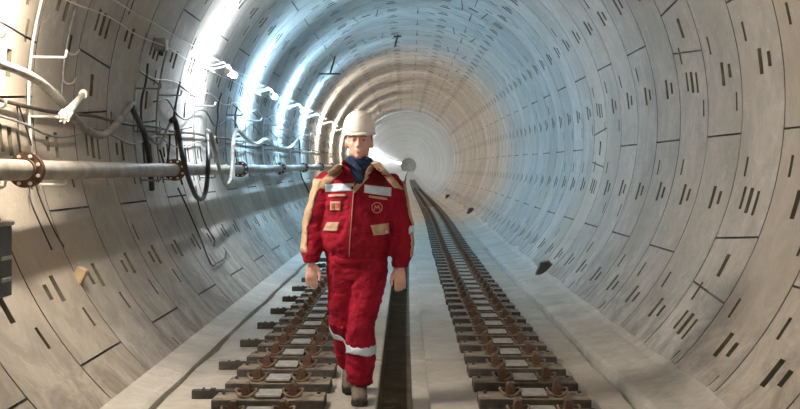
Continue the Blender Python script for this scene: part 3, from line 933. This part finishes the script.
# left chest badge: light square patch with a stroked sign; right chest: round emblem
pt = lay('name_patch', [(330,201.5),(341,201.2),(340.6,210.2),(329.8,210.5)], M['beige'], off_=.006, nx=8, nz=6)
M['badge_red'] = mat('badge_thread_red', (.50,.10,.08), .8)
for c in ([(331.5,203.5),(334.8,203.4),(334.8,204.6),(331.5,204.7)], [(331.5,205.6),(334.8,205.5),(334.8,208.6),(331.5,208.7)], [(336,203.4),(339.6,203.2),(339.4,208.4),(336,208.6)]):
    lay('patch_stitching', c, M['badge_red'], off_=.0085, nx=4, nz=4, thick=.001)
M['badge'] = mat('badge_thread', (.62,.22,.17), .8)
cx_, cz_ = q(377.0, 207.6)
def emblem(name, pts, r):
    V = []; Fc = []
    n_ = len(pts)
    for i, (x, z) in enumerate(pts):
        a = pts[max(i-1, 0)]; b2 = pts[min(i+1, n_-1)]
        d = Vector((b2[0]-a[0], b2[1]-a[1])).normalized()
        V += [(x-d.y*r, -.32, z+d.x*r), (x+d.y*r, -.32, z-d.x*r)]
    Fc = [(2*i, 2*i+1, 2*i+3, 2*i+2) for i in range(n_-1)]
    o = mesh_obj(name, V, Fc, M['badge'], jac)
    s = o.modifiers.new('lay', 'SHRINKWRAP'); s.target = jac; s.wrap_method = 'PROJECT'; s.use_project_y = True; s.use_project_x = False
    s.use_negative_direction = False; s.use_positive_direction = True; s.offset = .007
    return o
emblem('emblem_ring', [(cx_+.031*math.cos(2*PI*k/28), cz_+.031*math.sin(2*PI*k/28)) for k in range(29)], .0032)
Mp = [(-.018,-.016),(-.009,.014),(0,-.006),(.009,.014),(.018,-.016)]
mp_ = []
for a, b_ in zip(Mp, Mp[1:]):
    for k in range(4): mp_.append((cx_+a[0]+(b_[0]-a[0])*k/4, cz_+a[1]+(b_[1]-a[1])*k/4))
mp_.append((cx_+Mp[-1][0], cz_+Mp[-1][1]))
emblem('emblem_letter', mp_, .0032)
# beige outer sleeve panels and elbow tape
def slv(name, sh, el, wr, f0, f1, a0, a1, m, rr, na=10, side=1):
    """strip wrapped round a sleeve from fraction f0 to f1 down the arm between two angles"""
    def at(f):
        if f < .5: c = sh+(el-sh)*(f*2)
        else: c = el+(wr-el)*((f-.5)*2)
        return c
    V = []; Fc = []; nl = max(3, int((f1-f0)*26))
    for i in range(nl+1):
        c = at(f0+(f1-f0)*i/nl)
        for j in range(na+1):
            a = math.radians(a0+(a1-a0)*j/na)
            V.append((c.x+side*math.cos(a)*rr, c.y-math.sin(a)*rr, c.z))
    for i in range(nl):
        for j in range(na):
            a = i*(na+1)+j; Fc.append((a, a+1, a+na+2, a+na+1))
    o = mesh_obj(name, V, Fc, m, jac, True)
    s = o.modifiers.new('lay', 'SHRINKWRAP'); s.target = jac; s.wrap_method = 'NEAREST_SURFACEPOINT'; s.wrap_mode = 'OUTSIDE_SURFACE' if False else 'ABOVE_SURFACE'
    s.offset = .004 if m is not M['reflect'] else .007
    so = o.modifiers.new('cloth', 'SOLIDIFY'); so.thickness = .002; so.offset = 1
    return o
slv('sleeve_panel', shL+Vector((0,0,.03)), elL, wrL, 0, .86, -75, 66, M['beige'], .10, 12, -1)
slv('sleeve_panel', shR+Vector((0,0,.03)), elR, wrR, 0, .90, -75, 34, M['beige'], .10, 12, 1)
slv('sleeve_tape', shR+Vector((0,0,.03)), elR, wrR, .50, .58, -60, 50, M['reflect'], .10, 10, 1)
# scarf / knit collar
bm = bmesh.new()
tube(bm, [(.008,.012,1.405), (.008,.008,1.45), (.008,.004,1.49), (.010,.006,1.515)], [(.100,.118), (.096,.108), (.088,.092), (.068,.070)], 28)
nk = part('knit_collar', bm, M['navy'])
nk.modifiers.new('s', 'SUBSURF').levels = 1
bm = bmesh.new()
tube(bm, [(-.035,-.085,1.47), (.0,-.100,1.42), (.018,-.125,1.37), (.022,-.135,1.345)], [(.030,.022), (.040,.024), (.034,.018), (.012,.010)], 16)
part('knit_front', bm, M['navy'], nk)
# stand-up collar wings
for s, m_ in ((-1, 'red'), (1, 'beige')):
    bm = bmesh.new()
    a = [(.008+s*.100, .035, 1.425), (.008+s*.098, -.025, 1.425), (.008+s*.066, -.098, 1.400), (.008+s*.045, -.128, 1.375)]
    b_ = [(.008+s*.086, .035, 1.485), (.008+s*.086, -.030, 1.480), (.008+s*.062, -.092, 1.452), (.008+s*.040, -.122, 1.412)]
    va = [bm.verts.new(p) for p in a]; vb = [bm.verts.new(p) for p in b_]
    for k in range(3): bm.faces.new((va[k], va[k+1], vb[k+1], vb[k]))
    c_ = part('collar_wing', bm, M[m_], jac)
    so = c_.modifiers.new('cloth', 'SOLIDIFY'); so.thickness = .010; so.offset = 0
    sb = c_.modifiers.new('s', 'SUBSURF'); sb.levels = 2; sb.render_levels = 2

# trousers
bm = bmesh.new()
loft(bm, [(0,.01,.76,.165,.115), (-.002,.01,.82,.185,.125), (-.004,.01,.90,.175,.118)], 28)
def leg(a, b_, c, rs):
    tube(bm, [a, a+(b_-a)*.35, a+(b_-a)*.7, b_, b_+(c-b_)*.35, b_+(c-b_)*.7, c+(b_-c)*.06], rs, 22)
leg(hipF+Vector((0,0,-.03)), knF, anF, [.102,.104,.090,.084,.090,.088,.080])
leg(hipB+Vector((.005,0,-.03)), knB, anB, [.098,.096,.084,.080,.082,.080,.076])
tr_ = part('trousers', bm, M['red'])
remesh(tr_, .008, 4, [(.10, .034), (.04, .014)])
for nm_, a, b_, f0, f1, r_ in (('knee_tape', knF, anF, .30, .42, .103), ('knee_tape', knB, anB, .10, .22, .098)):
    d = b_-a
    V = []; Fc = []; n1, n2 = 5, 36
    u = Vector((1,0,0)); w_ = d.normalized().cross(u)
    for i in range(n1+1):
        c = a+d*(f0+(f1-f0)*i/n1)
        for j in range(n2):
            an = 2*PI*j/n2; p = c+(u*math.cos(an)+w_*math.sin(an))*r_*1.25; V.append(p)
    for i in range(n1):
        for j in range(n2): Fc.append((i*n2+j, i*n2+(j+1) % n2, (i+1)*n2+(j+1) % n2, (i+1)*n2+j))
    o = mesh_obj(nm_, V, Fc, M['reflect'], tr_, True)
    s = o.modifiers.new('lay', 'SHRINKWRAP'); s.target = tr_; s.wrap_method = 'NEAREST_SURFACEPOINT'; s.wrap_mode = 'ABOVE_SURFACE'; s.offset = .006
    so = o.modifiers.new('cloth', 'SOLIDIFY'); so.thickness = .002

# boots
def boot(an, heel_lift, yaw):
    bm = bmesh.new()
    tube(bm, [(0,.0,.16), (0,.0,.10), (0,-.01,.065)], [.052,.052,.050], 18)
    tube(bm, [(0,.045,.045), (0,.0,.055), (0,-.07,.055), (0,-.13,.045), (0,-.175,.035)], [(.042,.040), (.054,.046), (.046,.048), (.036,.050), (.018,.034)], 18)
    o = part('boot', bm, M['boot']); remesh(o, .006, 4)
    bm = bmesh.new()
    pts = [(-.034,.075),(.034,.075),(.044,.02),(.038,-.05),(.052,-.12),(.044,-.175),(.018,-.20),(-.018,-.20),(-.044,-.175),(-.052,-.12),(-.038,-.05),(-.044,.02)]
    lo = [bm.verts.new((x, y, 0)) for x, y in pts]; hi = [bm.verts.new((x*.97, y*.97, .026)) for x, y in pts]
    bm.faces.new(lo[::-1]); bm.faces.new(hi)
    for k in range(len(pts)): bm.faces.new((lo[k], lo[(k+1) % 12], hi[(k+1) % 12], hi[k]))
    s = part('boot_sole', bm, M['sole'], o, False)
    bm = bmesh.new()
    for k in range(4): tube(bm, [(-.024, -.045-.022*k, .112-.012*k), (.024, -.05-.022*k, .106-.012*k)], .004, 6)
    part('boot_laces', bm, M['sole'], o)
    return o
bo = boot(anF, 0, 0); bo.location = (anF.x, anF.y-.0, .001); bo.rotation_euler = (0, 0, .06)
bo = boot(anB, 1, 0); bo.rotation_euler = (.62, 0, 0); bo.location = (anB.x, anB.y+.0, .115)
#ENDPERSON#

# ------------------------------------------------------------------ camera, world, view
cam = bpy.data.cameras.new('camera'); co = bpy.data.objects.new('camera', cam); link(co)
co.location = (0, 0, CAMZ); co.rotation_euler = (PI/2, 0, 0)
cam.sensor_width = 36; cam.lens = 36*F/800; cam.shift_x = (400-VX)/800; cam.shift_y = -(204.5-VY)/800
cam.clip_start = .1; cam.clip_end = 600
scn.camera = co
w = bpy.data.worlds.new('world'); scn.world = w; w.use_nodes = True
w.node_tree.nodes['Background'].inputs[0].default_value = (1,.95,.88,1)
w.node_tree.nodes['Background'].inputs[1].default_value = .65
vs = scn.view_settings
vs.view_transform = 'Standard'; vs.look = 'None'; vs.gamma = 1; vs.use_curve_mapping = False; vs.exposure = 2.35
